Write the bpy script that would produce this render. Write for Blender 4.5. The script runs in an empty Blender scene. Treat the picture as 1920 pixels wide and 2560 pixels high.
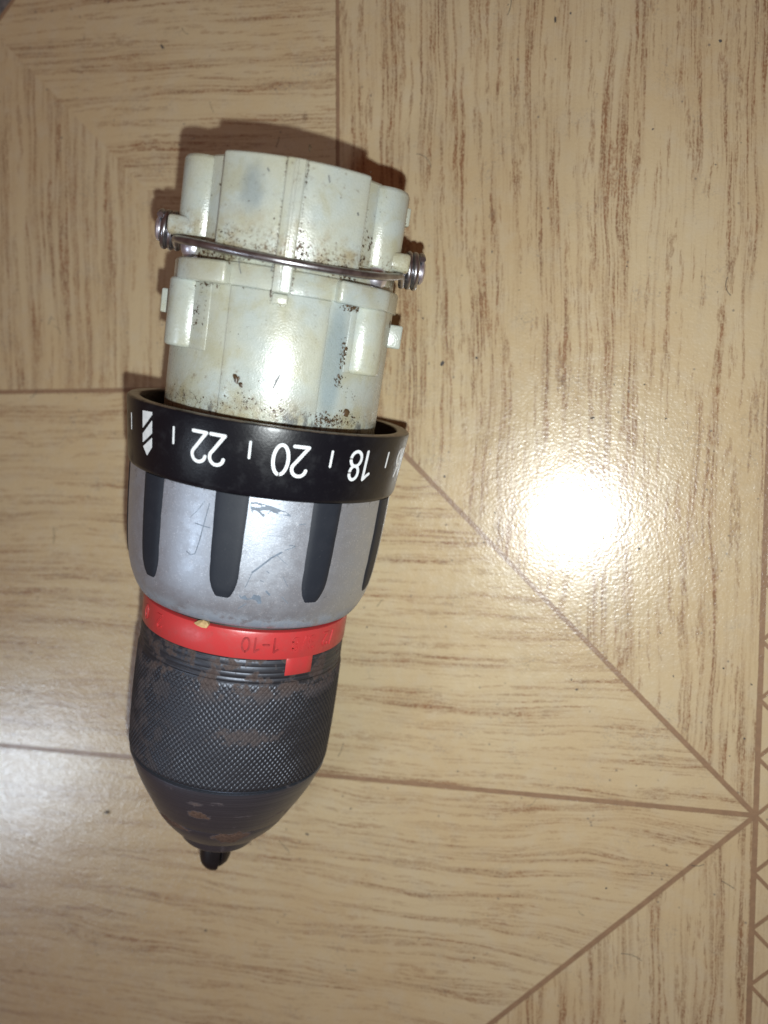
import bpy, bmesh, math, random
import numpy as np
from mathutils import Vector, Matrix, noise as mnoise

SC = bpy.context.scene
COL = SC.collection
U = 0.001                     # meshes are written in millimetres
rnd = random.Random(7)

# ------------------------------------------------------------------ camera
CAM_H = 0.18326
cam_d = bpy.data.cameras.new("camera")
cam = bpy.data.objects.new("camera", cam_d)
COL.objects.link(cam)
cam_d.sensor_fit = 'VERTICAL'
cam_d.sensor_height = 34.6
cam_d.sensor_width = 25.95
cam_d.lens = 2039.97 / 2560 * 34.6
cam_d.clip_start = 0.005
cam_d.clip_end = 30
RC = Matrix(((0.97464976, -0.01745769, 0.22305395),
             (0.00181300, 0.99753469, 0.07015171),
             (-0.22372874, -0.06796895, 0.97227860)))
cam.matrix_world = Matrix.Translation((0, 0, CAM_H)) @ RC.to_4x4()
cam_d.dof.use_dof = True
cam_d.dof.focus_distance = 0.155
cam_d.dof.aperture_fstop = 11.0
SC.camera = cam

# ------------------------------------------------------------------ world, lamps, exposure
W = bpy.data.worlds.new("World")
SC.world = W
W.use_nodes = True
bg = W.node_tree.nodes["Background"]
bg.inputs[0].default_value = (1.0, 0.42, 0.28, 1)      # dim warm room
bg.inputs[1].default_value = 0.135

def area(name, loc, aim, size, power, color, size_y=None, shape='DISK', spread=None):
    l = bpy.data.lights.new(name, 'AREA')
    l.shape = shape
    l.size = size
    if size_y: l.size_y = size_y
    l.energy = power
    l.color = color
    if spread: l.spread = math.radians(spread)
    o = bpy.data.objects.new(name, l)
    COL.objects.link(o)
    o.location = loc
    o.rotation_euler = (Vector(aim) - Vector(loc)).to_track_quat('-Z', 'Y').to_euler()
    return o

area("phone_flash", (0.0026, -0.0168, 0.182), (-0.030, -0.018, 0), 0.003, 0.243, (0.94, 1.0, 1.0), spread=146)
area("ceiling_lamp", (-1.98, -1.10, 2.42), (-0.3, -0.15, 0), 0.50, 17.0, (0.74, 0.87, 1.0), 0.50, 'DISK')

SC.view_settings.view_transform = 'Standard'
SC.view_settings.look = 'None'
SC.view_settings.exposure = 0.0
SC.view_settings.gamma = 1.0
SC.cycles.use_denoising = True
SC.cycles.max_bounces = 8

# ------------------------------------------------------------------ material helper
class NT:
    def __init__(s, name):
        s.m = bpy.data.materials.new(name)
        s.m.use_nodes = True
        s.t = s.m.node_tree
        s.b = s.t.nodes["Principled BSDF"]
        s.out = s.t.nodes["Material Output"]
        tc = s.t.nodes.new('ShaderNodeTexCoord')
        mp = s.t.nodes.new('ShaderNodeVectorMath'); mp.operation = 'SCALE'
        s.t.links.new(tc.outputs['Object'], mp.inputs[0]); mp.inputs[3].default_value = 1000.0
        s.co = mp.outputs[0]
        s._xyz = None
    def put(s, sock, v):
        if isinstance(v, bpy.types.NodeSocket): s.t.links.new(v, sock)
        elif isinstance(v, (tuple, list)) and len(v) == 3 and sock.type == 'RGBA': sock.default_value = (*v, 1)
        else: sock.default_value = v
    def math(s, op, a, b=0.0, c=None, clamp=False):
        n = s.t.nodes.new('ShaderNodeMath'); n.operation = op; n.use_clamp = clamp
        s.put(n.inputs[0], a); s.put(n.inputs[1], b)
        if c is not None: s.put(n.inputs[2], c)
        return n.outputs[0]
    def mul(s, a, b): return s.math('MULTIPLY', a, b)
    def add(s, a, b): return s.math('ADD', a, b)
    def xyz(s, v=None):
        n = s.t.nodes.new('ShaderNodeSeparateXYZ'); s.put(n.inputs[0], s.co if v is None else v)
        return n.outputs
    def vec(s, x, y, z=0.0):
        n = s.t.nodes.new('ShaderNodeCombineXYZ')
        for i, q in enumerate((x, y, z)): s.put(n.inputs[i], q)
        return n.outputs[0]
    def noise(s, scale=1.0, detail=3.0, rough=0.55, vec=None, dist=0.0):
        n = s.t.nodes.new('ShaderNodeTexNoise')
        s.put(n.inputs['Vector'], s.co if vec is None else vec)
        n.inputs['Scale'].default_value = scale; n.inputs['Detail'].default_value = detail
        n.inputs['Roughness'].default_value = rough; n.inputs['Distortion'].default_value = dist
        return n.outputs[0]
    def voro(s, scale=1.0, vec=None, feature='F1'):
        n = s.t.nodes.new('ShaderNodeTexVoronoi'); n.feature = feature
        s.put(n.inputs['Vector'], s.co if vec is None else vec)
        n.inputs['Scale'].default_value = scale
        return n.outputs
    def ramp(s, v, a, b, lo=0.0, hi=1.0, smooth=True):
        n = s.t.nodes.new('ShaderNodeMapRange'); n.interpolation_type = 'SMOOTHSTEP' if smooth else 'LINEAR'
        s.put(n.inputs[0], v)
        for i, q in enumerate((a, b, lo, hi)): n.inputs[i + 1].default_value = q
        return n.outputs[0]
    def mix(s, f, a, b, mode='MIX'):
        n = s.t.nodes.new('ShaderNodeMix'); n.data_type = 'RGBA'; n.blend_type = mode
        s.put(n.inputs[0], f); s.put(n.inputs[6], a); s.put(n.inputs[7], b)
        return n.outputs[2]
    def bump(s, h, strength=0.5, dist=0.0001, nrm=None):
        n = s.t.nodes.new('ShaderNodeBump'); n.inputs['Strength'].default_value = strength
        n.inputs['Distance'].default_value = dist
        s.put(n.inputs['Height'], h)
        if nrm is not None: s.put(n.inputs['Normal'], nrm)
        return n.outputs[0]
    def set(s, **k):
        for a, v in k.items(): s.put(s.b.inputs[a.replace('_', ' ')], v)
        return s.m
    def cyl(s):
        """arc length at r=21 mm, and s along the axis, in the gearbox frame"""
        o = s.xyz()
        a = s.math('ARCTAN2', s.mul(o[0], -1.0), o[1])
        return a, o[2]

# ------------------------------------------------------------------ floor materials
def floor_mat(name, horizontal, seed, wild=0.0, fine=1.0, amount=1.0, orange=0.0, slope=0.0):
    n = NT(name)
    o = n.xyz()
    a, b = (o[1], o[0]) if horizontal else (o[0], o[1])
    if slope: a = n.add(a, n.mul(b, slope))
    warp = n.noise(0.030, 3, 0.55, n.vec(n.add(a, seed * 31.0), n.mul(b, 0.45), seed))
    a1 = n.add(a, n.mul(n.math('SUBTRACT', warp, 0.5), 5.0 + 18.0 * wild))
    jit = n.noise(0.9, 2, 0.6, n.vec(n.mul(a, 0.3), b, seed + 3.3))
    a1 = n.add(a1, n.mul(n.math('SUBTRACT', jit, 0.5), 0.35))
    def v(sa, sb, k): return n.vec(n.add(n.mul(a1, sa), seed * 7.7 + k), n.add(n.mul(b, sb), k * 3.1), seed * 2.3)
    # broad bands of print, thin lines in them, loose dashes, all drawn out along the grain
    band = n.ramp(n.noise(1.0, 2, 0.5, v(0.26, 0.012, 1)), 0.44, 0.58)
    lines = n.ramp(n.noise(1.0, 3, 0.6, v(1.5 * fine, 0.028, 5)), 0.44, 0.56)
    thin = n.ramp(n.noise(1.0, 3, 0.6, v(3.4 * fine, 0.05, 9)), 0.46, 0.60)
    dash = n.ramp(n.noise(1.0, 4, 0.65, v(0.95 * fine, 0.055, 13)), 0.535, 0.60)
    brk = n.ramp(n.noise(1.0, 4, 0.7, v(1.6, 0.40, 17)), 0.38, 0.56)
    pale = n.ramp(n.noise(1.0, 2, 0.5, v(0.10, 0.018, 21)), 0.38, 0.62)
    m = n.mul(n.mul(band, lines), n.add(n.mul(thin, 0.55), 0.45))
    m = n.add(n.mul(m, n.add(n.mul(brk, 0.55), 0.40)), n.mul(n.mul(dash, brk), 0.62))
    m = n.add(m, n.mul(n.mul(thin, n.mul(lines, pale)), 0.22))
    m = n.add(m, n.mul(band, 0.10))
    # halftone of the print
    ht = n.mul(n.math('SINE', n.mul(o[0], 2 * math.pi / 0.46)), n.math('SINE', n.mul(o[1], 2 * math.pi / 0.46)))
    m = n.mul(m, n.add(n.mul(ht, 0.22), 0.84))
    dots = n.ramp(n.noise(1.0, 2, 0.6, n.vec(n.mul(a, 2.6), n.mul(b, 1.7), seed)), 0.36, 0.58)
    m = n.mul(m, n.add(n.mul(dots, 0.62), 0.50))
    m = n.math('MULTIPLY', m, 0.90 * amount, clamp=True)
    big = n.noise(0.03, 3, 0.5, n.vec(n.add(o[0], seed * 19), o[1], 0.0))
    base = n.mix(n.ramp(big, 0.35, 0.65), (0.515, 0.415, 0.256), (0.495, 0.382, 0.224))
    mid = n.noise(0.22, 3, 0.6, n.vec(n.add(o[0], seed * 23), o[1], 4.0))
    base = n.mix(n.ramp(mid, 0.42, 0.72, 0, 0.35), base, (0.50, 0.43, 0.31))
    strk = n.mix(n.ramp(n.noise(0.25, 2, 0.5, n.vec(o[0], n.add(o[1], seed * 11), 2.0)), 0.3, 0.7), (0.255, 0.135, 0.068), (0.225, 0.138, 0.078))
    c = n.mix(m, base, strk)
    # grey scuffs and soiling in the emboss
    dz = n.noise(0.09, 4, 0.6, n.vec(o[0], o[1], 8.0))
    dsp = n.noise(2.2, 3, 0.7, n.vec(o[0], o[1], 12.0))
    dm = n.mul(n.ramp(dz, 0.50, 0.72), n.ramp(dsp, 0.50, 0.66))
    c = n.mix(n.mul(dm, 0.42), c, (0.16, 0.155, 0.15))
    speck = n.mul(n.ramp(n.voro(0.34, n.vec(o[0], o[1], seed))[0], 0.05, 0.12, 1, 0), n.ramp(n.noise(0.2, 1, 0.5, n.vec(o[0], o[1], 31.0)), 0.5, 0.6))
    c = n.mix(n.mul(speck, 0.6), c, (0.10, 0.095, 0.09))
    h = floor_relief(n, o)
    rg = n.ramp(n.noise(0.6, 3, 0.6, n.vec(o[0], o[1], 3.0)), 0.3, 0.7, 0.20, 0.31)
    n.b.inputs['Specular IOR Level'].default_value = 0.40
    n.b.inputs['Coat Weight'].default_value = 0.40
    n.b.inputs['Coat Roughness'].default_value = 0.13
    return n.set(Base_Color=c, Roughness=rg, Normal=h[0], Coat_Normal=h[1], IOR=1.5)

def floor_relief(n, o):
    """embossing of the vinyl, and a softer version for its clear wear layer"""
    p = n.vec(o[0], o[1], 0.0)
    h1 = n.noise(1.5, 3, 0.60, p)
    h2 = n.voro(1.9, n.vec(n.add(o[0], n.mul(h1, 0.9)), o[1], 0.0), 'SMOOTH_F1')[0]
    h3 = n.noise(0.13, 2, 0.5, p)
    hh = n.add(n.add(n.mul(h1, 0.7), n.mul(h2, 0.5)), n.mul(h3, 1.6))
    fine = n.bump(hh, 0.72, 0.00009)
    # the sheet does not lie quite flat
    wave = n.mul(n.math('SINE', n.mul(n.add(o[1], 13.0), 1 / 70.0)), -2.05)
    return n.bump(wave, 1.0, 0.001, fine), n.bump(wave, 1.0, 0.001, n.bump(hh, 0.72, 0.00004))

def line_mat():
    n = NT("printed brown joint line")
    o = n.xyz()
    v = n.noise(0.5, 4, 0.65)
    c = n.mix(n.ramp(v, 0.3, 0.7), (0.285, 0.182, 0.108), (0.240, 0.155, 0.095))
    return n.set(Base_Color=c, Roughness=0.27, Normal=floor_relief(n, o)[0], IOR=1.5)

# ------------------------------------------------------------------ mesh helpers
def link(name, me, mat, parent=None, kind=None, label=None, cat=None, ang=35, group=None):
    o = bpy.data.objects.new(name, me)
    COL.objects.link(o)
    if mat: me.materials.append(mat)
    if ang is not None:
        me.polygons.foreach_set('use_smooth', [True] * len(me.polygons))
        me.set_sharp_from_angle(angle=math.radians(ang))
    if parent: o.parent = parent
    if kind: o['kind'] = kind
    if label: o['label'] = label
    if cat: o['category'] = cat
    if group: o['group'] = group
    return o

def mesh(name, V, F):
    me = bpy.data.meshes.new(name)
    me.from_pydata([tuple(c * U for c in v) for v in V], [], F)
    me.update()
    return me

def fix(me):
    bm = bmesh.new(); bm.from_mesh(me)
    bmesh.ops.remove_doubles(bm, verts=bm.verts, dist=1e-7)
    bmesh.ops.recalc_face_normals(bm, faces=bm.faces)
    bm.to_mesh(me); bm.free()
    return me

def P(s, phi, r):             # point in the gearbox frame: s along the axis, phi from straight up, r from the axis
    a = math.radians(phi)
    return (-r * math.sin(a), r * math.cos(a), s)

def lathe(name, prof, mat, parent, n=128, ang=30, rough=0.0, **k):
    V, F = [], []
    for (s, r) in prof:
        for i in range(n):
            V.append(P(s, 360 * i / n, r))
    m = len(prof)
    for j in range(m - 1):
        for i in range(n):
            i2 = (i + 1) % n
            F.append((j * n + i, j * n + i2, (j + 1) * n + i2, (j + 1) * n + i))
    if prof[0][1] > 0.01: F.append(tuple(range(n - 1, -1, -1)))
    if prof[-1][1] > 0.01: F.append(tuple((m - 1) * n + i for i in range(n)))
    return link(name, fix(mesh(name, V, F)), mat, parent, ang=ang, **k)

def bevelled(name, V, F, bev, seg=2, lim=40):
    bm = bmesh.new()
    vs = [bm.verts.new([c * U for c in v]) for v in V]
    for f in F:
        bm.faces.new([vs[i] for i in f])
    bmesh.ops.recalc_face_normals(bm, faces=bm.faces)
    if bev > 0:
        es = [e for e in bm.edges if len(e.link_faces) == 2 and e.calc_face_angle() > math.radians(lim)]
        bmesh.ops.bevel(bm, geom=es, offset=bev * U, segments=seg, affect='EDGES', profile=0.5, clamp_overlap=True)
    me = bpy.data.meshes.new(name)
    bm.to_mesh(me); bm.free()
    return me

def sector_mesh(name, s0, s1, p0, p1, r0, r1, bev=0.35, rt=None, seg=2):
    """curved block; rt = outer radius at the s1 end"""
    n = max(2, int(abs(p1 - p0) / 4))
    V, F = [], []
    rt = r1 if rt is None else rt
    for i in range(n + 1):
        p = p0 + (p1 - p0) * i / n
        V += [P(s0, p, r0), P(s0, p, r1), P(s1, p, rt), P(s1, p, r0)]
    for i in range(n):
        for j in range(4):
            F.append((4 * i + j, 4 * i + (j + 1) % 4, 4 * i + 4 + (j + 1) % 4, 4 * i + 4 + j))
    F.append((0, 1, 2, 3)); F.append((4 * n + 3, 4 * n + 2, 4 * n + 1, 4 * n))
    return bevelled(name, V, F, bev, seg)

def sector(name, s0, s1, p0, p1, r0, r1, mat, parent, bev=0.35, rt=None, seg=2, **k):
    return link(name, sector_mesh(name, s0, s1, p0, p1, r0, r1, bev, rt, seg), mat, parent, ang=50, **k)

def column(name, s0, s1, phi, rc, rad, mat, parent, bev=0.5, taper=1.0, n=40, **k):
    c = Vector(P(0, phi, rc))
    V, F = [], []
    for (s, q) in ((s0, taper), (s1, 1.0)):
        for i in range(n):
            a = 2 * math.pi * i / n
            V.append((c.x + rad * q * math.cos(a), c.y + rad * q * math.sin(a), s))
    for i in range(n):
        F.append((i, (i + 1) % n, n + (i + 1) % n, n + i))
    F.append(tuple(range(n))); F.append(tuple(range(n, 2 * n)))
    return link(name, bevelled(name, V, F, bev), mat, parent, ang=50, **k)

def rbox(name, phi, rc, ds, dt, dr, s, mat, parent, bev=0.3, **k):
    """box standing on the barrel: sizes along s, tangentially and radially"""
    a = math.radians(phi)
    u = Vector((-math.sin(a), math.cos(a), 0)); t = Vector((-math.cos(a), -math.sin(a), 0)); z = Vector((0, 0, 1))
    c = u * rc + z * s
    V = [c + u * x * dr / 2 + t * y * dt / 2 + z * w * ds / 2 for x in (-1, 1) for y in (-1, 1) for w in (-1, 1)]
    F = [(0, 1, 3, 2), (4, 6, 7, 5), (0, 4, 5, 1), (2, 3, 7, 6), (0, 2, 6, 4), (1, 5, 7, 3)]
    return link(name, bevelled(name, V, F, bev), mat, parent, ang=50, **k)

def catmull(pts, per=8):
    pts = [Vector(p) for p in pts]
    q = [2 * pts[0] - pts[1]] + pts + [2 * pts[-1] - pts[-2]]
    out = []
    for i in range(1, len(q) - 2):
        for j in range(per):
            t = j / per
            a, b, c, d = q[i - 1], q[i], q[i + 1], q[i + 2]
            out.append(0.5 * ((2 * b) + (c - a) * t + (2 * a - 5 * b + 4 * c - d) * t * t + (3 * b - a - 3 * c + d) * t ** 3))
    out.append(pts[-1])
    return out

def tube_data(path, rad, n=14):
    path = [Vector(p) for p in path]
    V, F = [], []
    up = None
    m = len(path)
    for i, p in enumerate(path):
        t = (path[min(i + 1, m - 1)] - path[max(i - 1, 0)]).normalized()
        if up is None:
            up = t.orthogonal().normalized()
        up = (up - t * up.dot(t)).normalized()
        w = t.cross(up)
        for k in range(n):
            a = 2 * math.pi * k / n
            V.append(p + (up * math.cos(a) + w * math.sin(a)) * rad)
    for i in range(m - 1):
        for k in range(n):
            F.append((i * n + k, i * n + (k + 1) % n, (i + 1) * n + (k + 1) % n, (i + 1) * n + k))
    F.append(tuple(range(n - 1, -1, -1))); F.append(tuple((m - 1) * n + k for k in range(n)))
    return V, F

# flat print / raised strokes wrapped round the barrel --------------------------------------------
def arc(cx, cy, rx, ry, a0, a1, n=14):
    return [(cx + rx * math.cos(math.radians(a0 + (a1 - a0) * i / n)), cy + ry * math.sin(math.radians(a0 + (a1 - a0) * i / n))) for i in range(n + 1)]

GLYPH = {   # strokes in a unit-high cell, x to the reader's right, y up
    '0': [arc(.25, .5, .25, .5, 90, 450, 32)],
    '1': [[(.02, .80), (.12, .86), (.30, 1.0)], [(.30, 1.0), (.30, .5), (.30, 0.0)]],
    '2': [arc(.25, .755, .245, .245, 172, -28, 16) + [(.36, .50), (.12, .16), (0.0, 0.0)], [(0.0, 0.0), (.25, 0), (.50, 0.0)]],
    '3': [arc(.24, .745, .22, .255, 150, -90, 14), arc(.24, .25, .25, .25, 90, -150, 14)],
    '6': [[(.40, 1.0), (.22, .68)] + arc(.25, .29, .245, .29, 150, 510, 28)],
    '8': [arc(.25, .755, .205, .245, 0, 360, 24), arc(.25, .26, .25, .26, 0, 360, 28)],
    '/': [[(0, 0), (.16, .5), (.32, 1)]],
    '-': [[(0, .45), (.2, .45), (.4, .45)]],
}

def ribbon(stroke, to3, half, h0, h1):
    """stroke of (x mm, y mm) -> raised strip; to3(x, y, height) -> point"""
    pts = []
    for i in range(len(stroke) - 1):
        a, b = Vector(stroke[i]), Vector(stroke[i + 1])
        k = max(1, int((b - a).length / 0.35))
        for j in range(k): pts.append(a + (b - a) * j / k)
    pts.append(Vector(stroke[-1]))
    closed = (pts[0] - pts[-1]).length < 1e-4
    m = len(pts)
    st = []
    for i, p in enumerate(pts):
        if closed: t = pts[(i + 1) % (m - 1)] - pts[(i - 1) % (m - 1)]
        else: t = pts[min(i + 1, m - 1)] - pts[max(i - 1, 0)]
        t.normalize()
        st.append((p, t, half))
    if not closed:
        for end, sg in ((0, -1), (-1, 1)):
            p, t, _ = st[end]
            ext = [(p + t * sg * half * q, t, half * math.sqrt(max(0.02, 1 - q * q))) for q in (0.45, 0.8, 0.97)]
            if sg < 0: st = ext[::-1] + st
            else: st = st + ext
    V, F = [], []
    for (p, t, w) in st:
        nrm = Vector((-t.y, t.x))
        l, r = p + nrm * w, p - nrm * w
        V += [to3(l.x, l.y, h0), to3(l.x, l.y, h1), to3(r.x, r.y, h1), to3(r.x, r.y, h0)]
    for i in range(len(st) - 1):
        for j in range(4):
            F.append((4 * i + j, 4 * i + (j + 1) % 4, 4 * i + 4 + (j + 1) % 4, 4 * i + 4 + j))
    k = 4 * (len(st) - 1)
    F += [(0, 1, 2, 3), (k + 3, k + 2, k + 1, k)]
    return V, F

def merge(parts):
    V, F = [], []
    for v, f in parts:
        o = len(V); V += list(v); F += [tuple(i + o for i in q) for q in f]
    return V, F

def text_data(txt, phi_c, s_base, s_top, half, rfun, h0, h1, gap=0.22, wide=1.0):
    """upside-down lettering as seen with the housing up: the reader's x runs towards smaller phi, letter tops towards the chuck"""
    H = s_base - s_top
    adv = {'1': .42, '/': .36, '-': .42}
    x = 0; items = []
    for ch in txt:
        w = adv.get(ch, .5) * H * wide
        if ch != ' ':
            items.append((ch, x))
        x += (w if ch != ' ' else .45 * H) + gap * H
    tot = x - gap * H
    parts = []
    for ch, x0 in items:
        for st in GLYPH[ch]:
            q = [((x0 + a * H * wide) - tot / 2, b * H) for a, b in st]
            def to3(x, y, h):
                s = s_base - y
                r = rfun(s)
                return P(s, phi_c - math.degrees(x / r), r + h)
            parts.append(ribbon(q, to3, half, h0, h1))
    return merge(parts)

def rough_blob(c, ax, size, sub=1, seed=0, flat=0.5):
    """irregular lump at c, squashed along the direction ax"""
    bm = bmesh.new()
    bmesh.ops.create_icosphere(bm, subdivisions=sub, radius=1.0)
    ax = Vector(ax).normalized(); t1 = ax.orthogonal().normalized(); t2 = ax.cross(t1)
    ang = rnd.random() * 6.28
    t1, t2 = t1 * math.cos(ang) + t2 * math.sin(ang), t2 * math.cos(ang) - t1 * math.sin(ang)
    st = rnd.uniform(0.6, 1.6)
    V = []
    for v in bm.verts:
        k = 1 + 0.75 * mnoise.noise(v.co * 1.3 + Vector((seed * 3.7, seed * 1.9, 0)))
        V.append(Vector(c) + (t1 * v.co.x * st + t2 * v.co.y / st + ax * v.co.z * flat) * size * k)
    F = [tuple(x.index for x in f.verts) for f in bm.faces]
    bm.free()
    return V, F

# ------------------------------------------------------------------ FLOOR
MF = {
    'vert': floor_mat("printed oak grain running away", False, 1.0, 0.12, 0.9, 1.30),
    'horz': floor_mat("printed oak grain running across, fine", True, 2.0, 0.12, 1.15, 0.98),
    'cath': floor_mat("printed oak grain running across, wavy", True, 3.0, 0.55, 0.95, 0.92),
    'mit1': floor_mat("printed oak grain of the mitred board, across", True, 4.0, 0.05, 0.85, 1.05, slope=0.05),
    'mit2': floor_mat("printed oak grain of the mitred board, down", False, 5.0, 0.05, 0.85, 1.05),
    'strip': floor_mat("printed plain border", False, 6.0, 0.1, 1.2, 0.35),
    'line': line_mat(),
}
nd = NT("dark grey printed motif")
MF['dark'] = nd.set(Base_Color=nd.mix(nd.ramp(nd.noise(0.5, 4, 0.6), 0.35, 0.65), (0.09, 0.095, 0.10), (0.17, 0.16, 0.15)), Roughness=0.3, Normal=floor_relief(nd, nd.xyz())[0])

BIG = 420.0
def poly_base():
    V = [(-BIG * 2, -BIG * 2, -0.14), (BIG * 2, -BIG * 2, -0.14), (BIG * 2, BIG * 2, -0.14), (-BIG * 2, BIG * 2, -0.14)]
    Vb = [(x, y, -2.2) for x, y, _ in V]
    return mesh("floor", V + Vb, [(0, 1, 2, 3), (7, 6, 5, 4), (0, 4, 5, 1), (1, 5, 6, 2), (2, 6, 7, 3), (3, 7, 4, 0)])
floor = link("floor", poly_base(), MF['line'], ang=None, kind='structure')

N1 = Vector((-52.95, 15.74)); P0 = Vector((39.75, -76.96)); G = 0.58

def inset(poly, gaps):
    """move every edge inwards by its own gap (polygon counter-clockwise)"""
    n = len(poly); ls = []
    for i in range(n):
        a, b = Vector(poly[i]), Vector(poly[(i + 1) % n])
        t = (b - a).normalized(); nn = Vector((-t.y, t.x))
        ls.append((a + nn * gaps[i], t))
    out = []
    for i in range(n):
        (p, d), (q, e) = ls[i - 1], ls[i]
        den = d.x * e.y - d.y * e.x
        k = ((q.x - p.x) * e.y - (q.y - p.y) * e.x) / den
        out.append(p + d * k)
    return out

def panel(name, poly, gaps, mat, wob=0.07, step=1.1):
    area2 = sum(poly[i][0] * poly[(i + 1) % len(poly)][1] - poly[(i + 1) % len(poly)][0] * poly[i][1] for i in range(len(poly)))
    if area2 < 0:
        n = len(poly); poly = poly[::-1]; gaps = [gaps[(n - 2 - i) % n] for i in range(n)]
    q = inset(poly, gaps)
    out = []
    n = len(q)
    for i in range(n):
        a, b = q[i], q[(i + 1) % n]
        t = (b - a); L = t.length; t = t / L; nn = Vector((-t.y, t.x))
        near = gaps[i] > 0
        k = max(1, int(min(L, 400) / step)) if near else 1
        for j in range(k):
            p = a + (b - a) * j / k
            if near and j:
                w = mnoise.noise(Vector((p.x * 0.9, p.y * 0.9, 0))) + 0.7 * mnoise.noise(Vector((p.x * 0.22, p.y * 0.22, 5)))
                p = p + nn * w * wob
            out.append(p)
    m = len(out)
    V = [(p.x, p.y, 0.0) for p in out] + [(p.x, p.y, -0.13) for p in out]
    F = [tuple(range(m))] + [(i, m + i, m + (i + 1) % m, (i + 1) % m) for i in range(m)]
    me = mesh(name, V, F)
    return link(name, me, mat, floor, ang=None)

g = G
far = BIG
TC = 89.3     # where the mitred board is cut at its far corner
c1 = N1 + Vector((-TC, TC))
e1 = Vector((N1.x, N1.y + 2 * TC)); e2 = Vector((N1.x - 2 * TC, N1.y))
panel("floor_panel", [N1, e1, c1], [0.45, g, 0], MF['mit1'])
panel("floor_panel", [N1, c1, e2], [0, g, g], MF['mit2'])
panel("floor_panel", [e1, (N1.x, far), (-far, far), (-far, N1.y), e2], [g, 0, 0, g, g], MF['dark'])
panel("floor_panel", [N1, P0, (P0.x, far), (N1.x, far)], [g, g, 0, 0.45], MF['vert'])
panel("floor_panel", [N1, (-far, N1.y), (-far, P0.y), P0], [g * .9, 0, g, g], MF['horz'])
panel("floor_panel", [P0, (-far, P0.y), (-far, P0.y - (P0.x + far)), ], [g, 0, g], MF['cath'])
panel("floor_panel", [P0, (-far, P0.y - (P0.x + far)), (P0.x, P0.y - (P0.x + far))], [g, 0, g], MF['vert'])
# border with the zigzag
Z = 12.65
gz = 0.42
for k in range(-14, 15):
    y0 = P0.y + Z * k
    a, b, ap = Vector((P0.x, y0)), Vector((P0.x, y0 + Z)), Vector((P0.x + Z * .5, y0 + Z / 2))
    panel("border_triangle", [a, ap, b], [gz, gz, g], MF['strip'], 0.04)
    panel("border_diamond", [ap, a + Vector((Z, 0)), b + Vector((Z, 0))][::1] if False else
          [ap, Vector((P0.x + Z, y0)), Vector((P0.x + 1.5 * Z, y0 + Z / 2)), Vector((P0.x + Z, y0 + Z))], [gz, gz, gz, gz], MF['strip'], 0.04)
    panel("border_diamond", [a, Vector((P0.x + Z / 2, y0 - Z / 2)), Vector((P0.x + Z, y0)), ap], [gz, gz, gz, gz], MF['strip'], 0.04)
panel("floor_panel", [(P0.x + 2.2 * Z, -far), (far, -far), (far, far), (P0.x + 2.2 * Z, far)], [0, 0, 0, g], MF['vert'])

# crumbs, fluff and hair-thin scuffs lying on the floor: nobody could count them
def floor_litter():
    parts = []
    r2 = random.Random(3)
    def crumb(x, y, sz):
        parts.append(rough_blob((x, y, sz * 0.25), (0, 0, 1), sz, 1, r2.random() * 50, 0.4))
    for x, y, sz in [(-28.6, 20.5, .55), (4.2, 8.0, .35), (-21.0, 21.5, .28), (-28, -4.9, .30), (14.5, -20.2, .3), (-61, -92, .4), (-115, -92, .7),
                     (-88, -120, .35), (-5, 92, .4), (28, 84, .35), (-96, 96, .45), (48.0, -83.5, .45), (2, -52, .28), (22, -90, .25)]:
        crumb(x, y, sz)
    for i in range(150):
        crumb(r2.uniform(-150, 48), r2.uniform(-150, 115), r2.choice([.10, .12, .15, .18, .22]))
    for i in range(34):
        x, y = r2.uniform(-145, 46), r2.uniform(-140, 112)
        a = r2.uniform(0, 6.28); L = r2.uniform(1.0, 5.0); cv = r2.uniform(-1.5, 1.5) / L
        pts = []
        for j in range(7):
            pts.append((x, y, 0.07)); x += math.cos(a) * L / 6; y += math.sin(a) * L / 6; a += cv * L / 6
        parts.append(tube_data(pts, r2.choice([.035, .05, .06]), 5))
    V, F = merge(parts)
    n = NT("grey brown lint")
    n.set(Base_Color=(0.075, 0.068, 0.062), Roughness=0.8)
    return link("floor_litter", mesh("floor_litter", V, F), n.m, kind='stuff', ang=40)
floor_litter()

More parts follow.
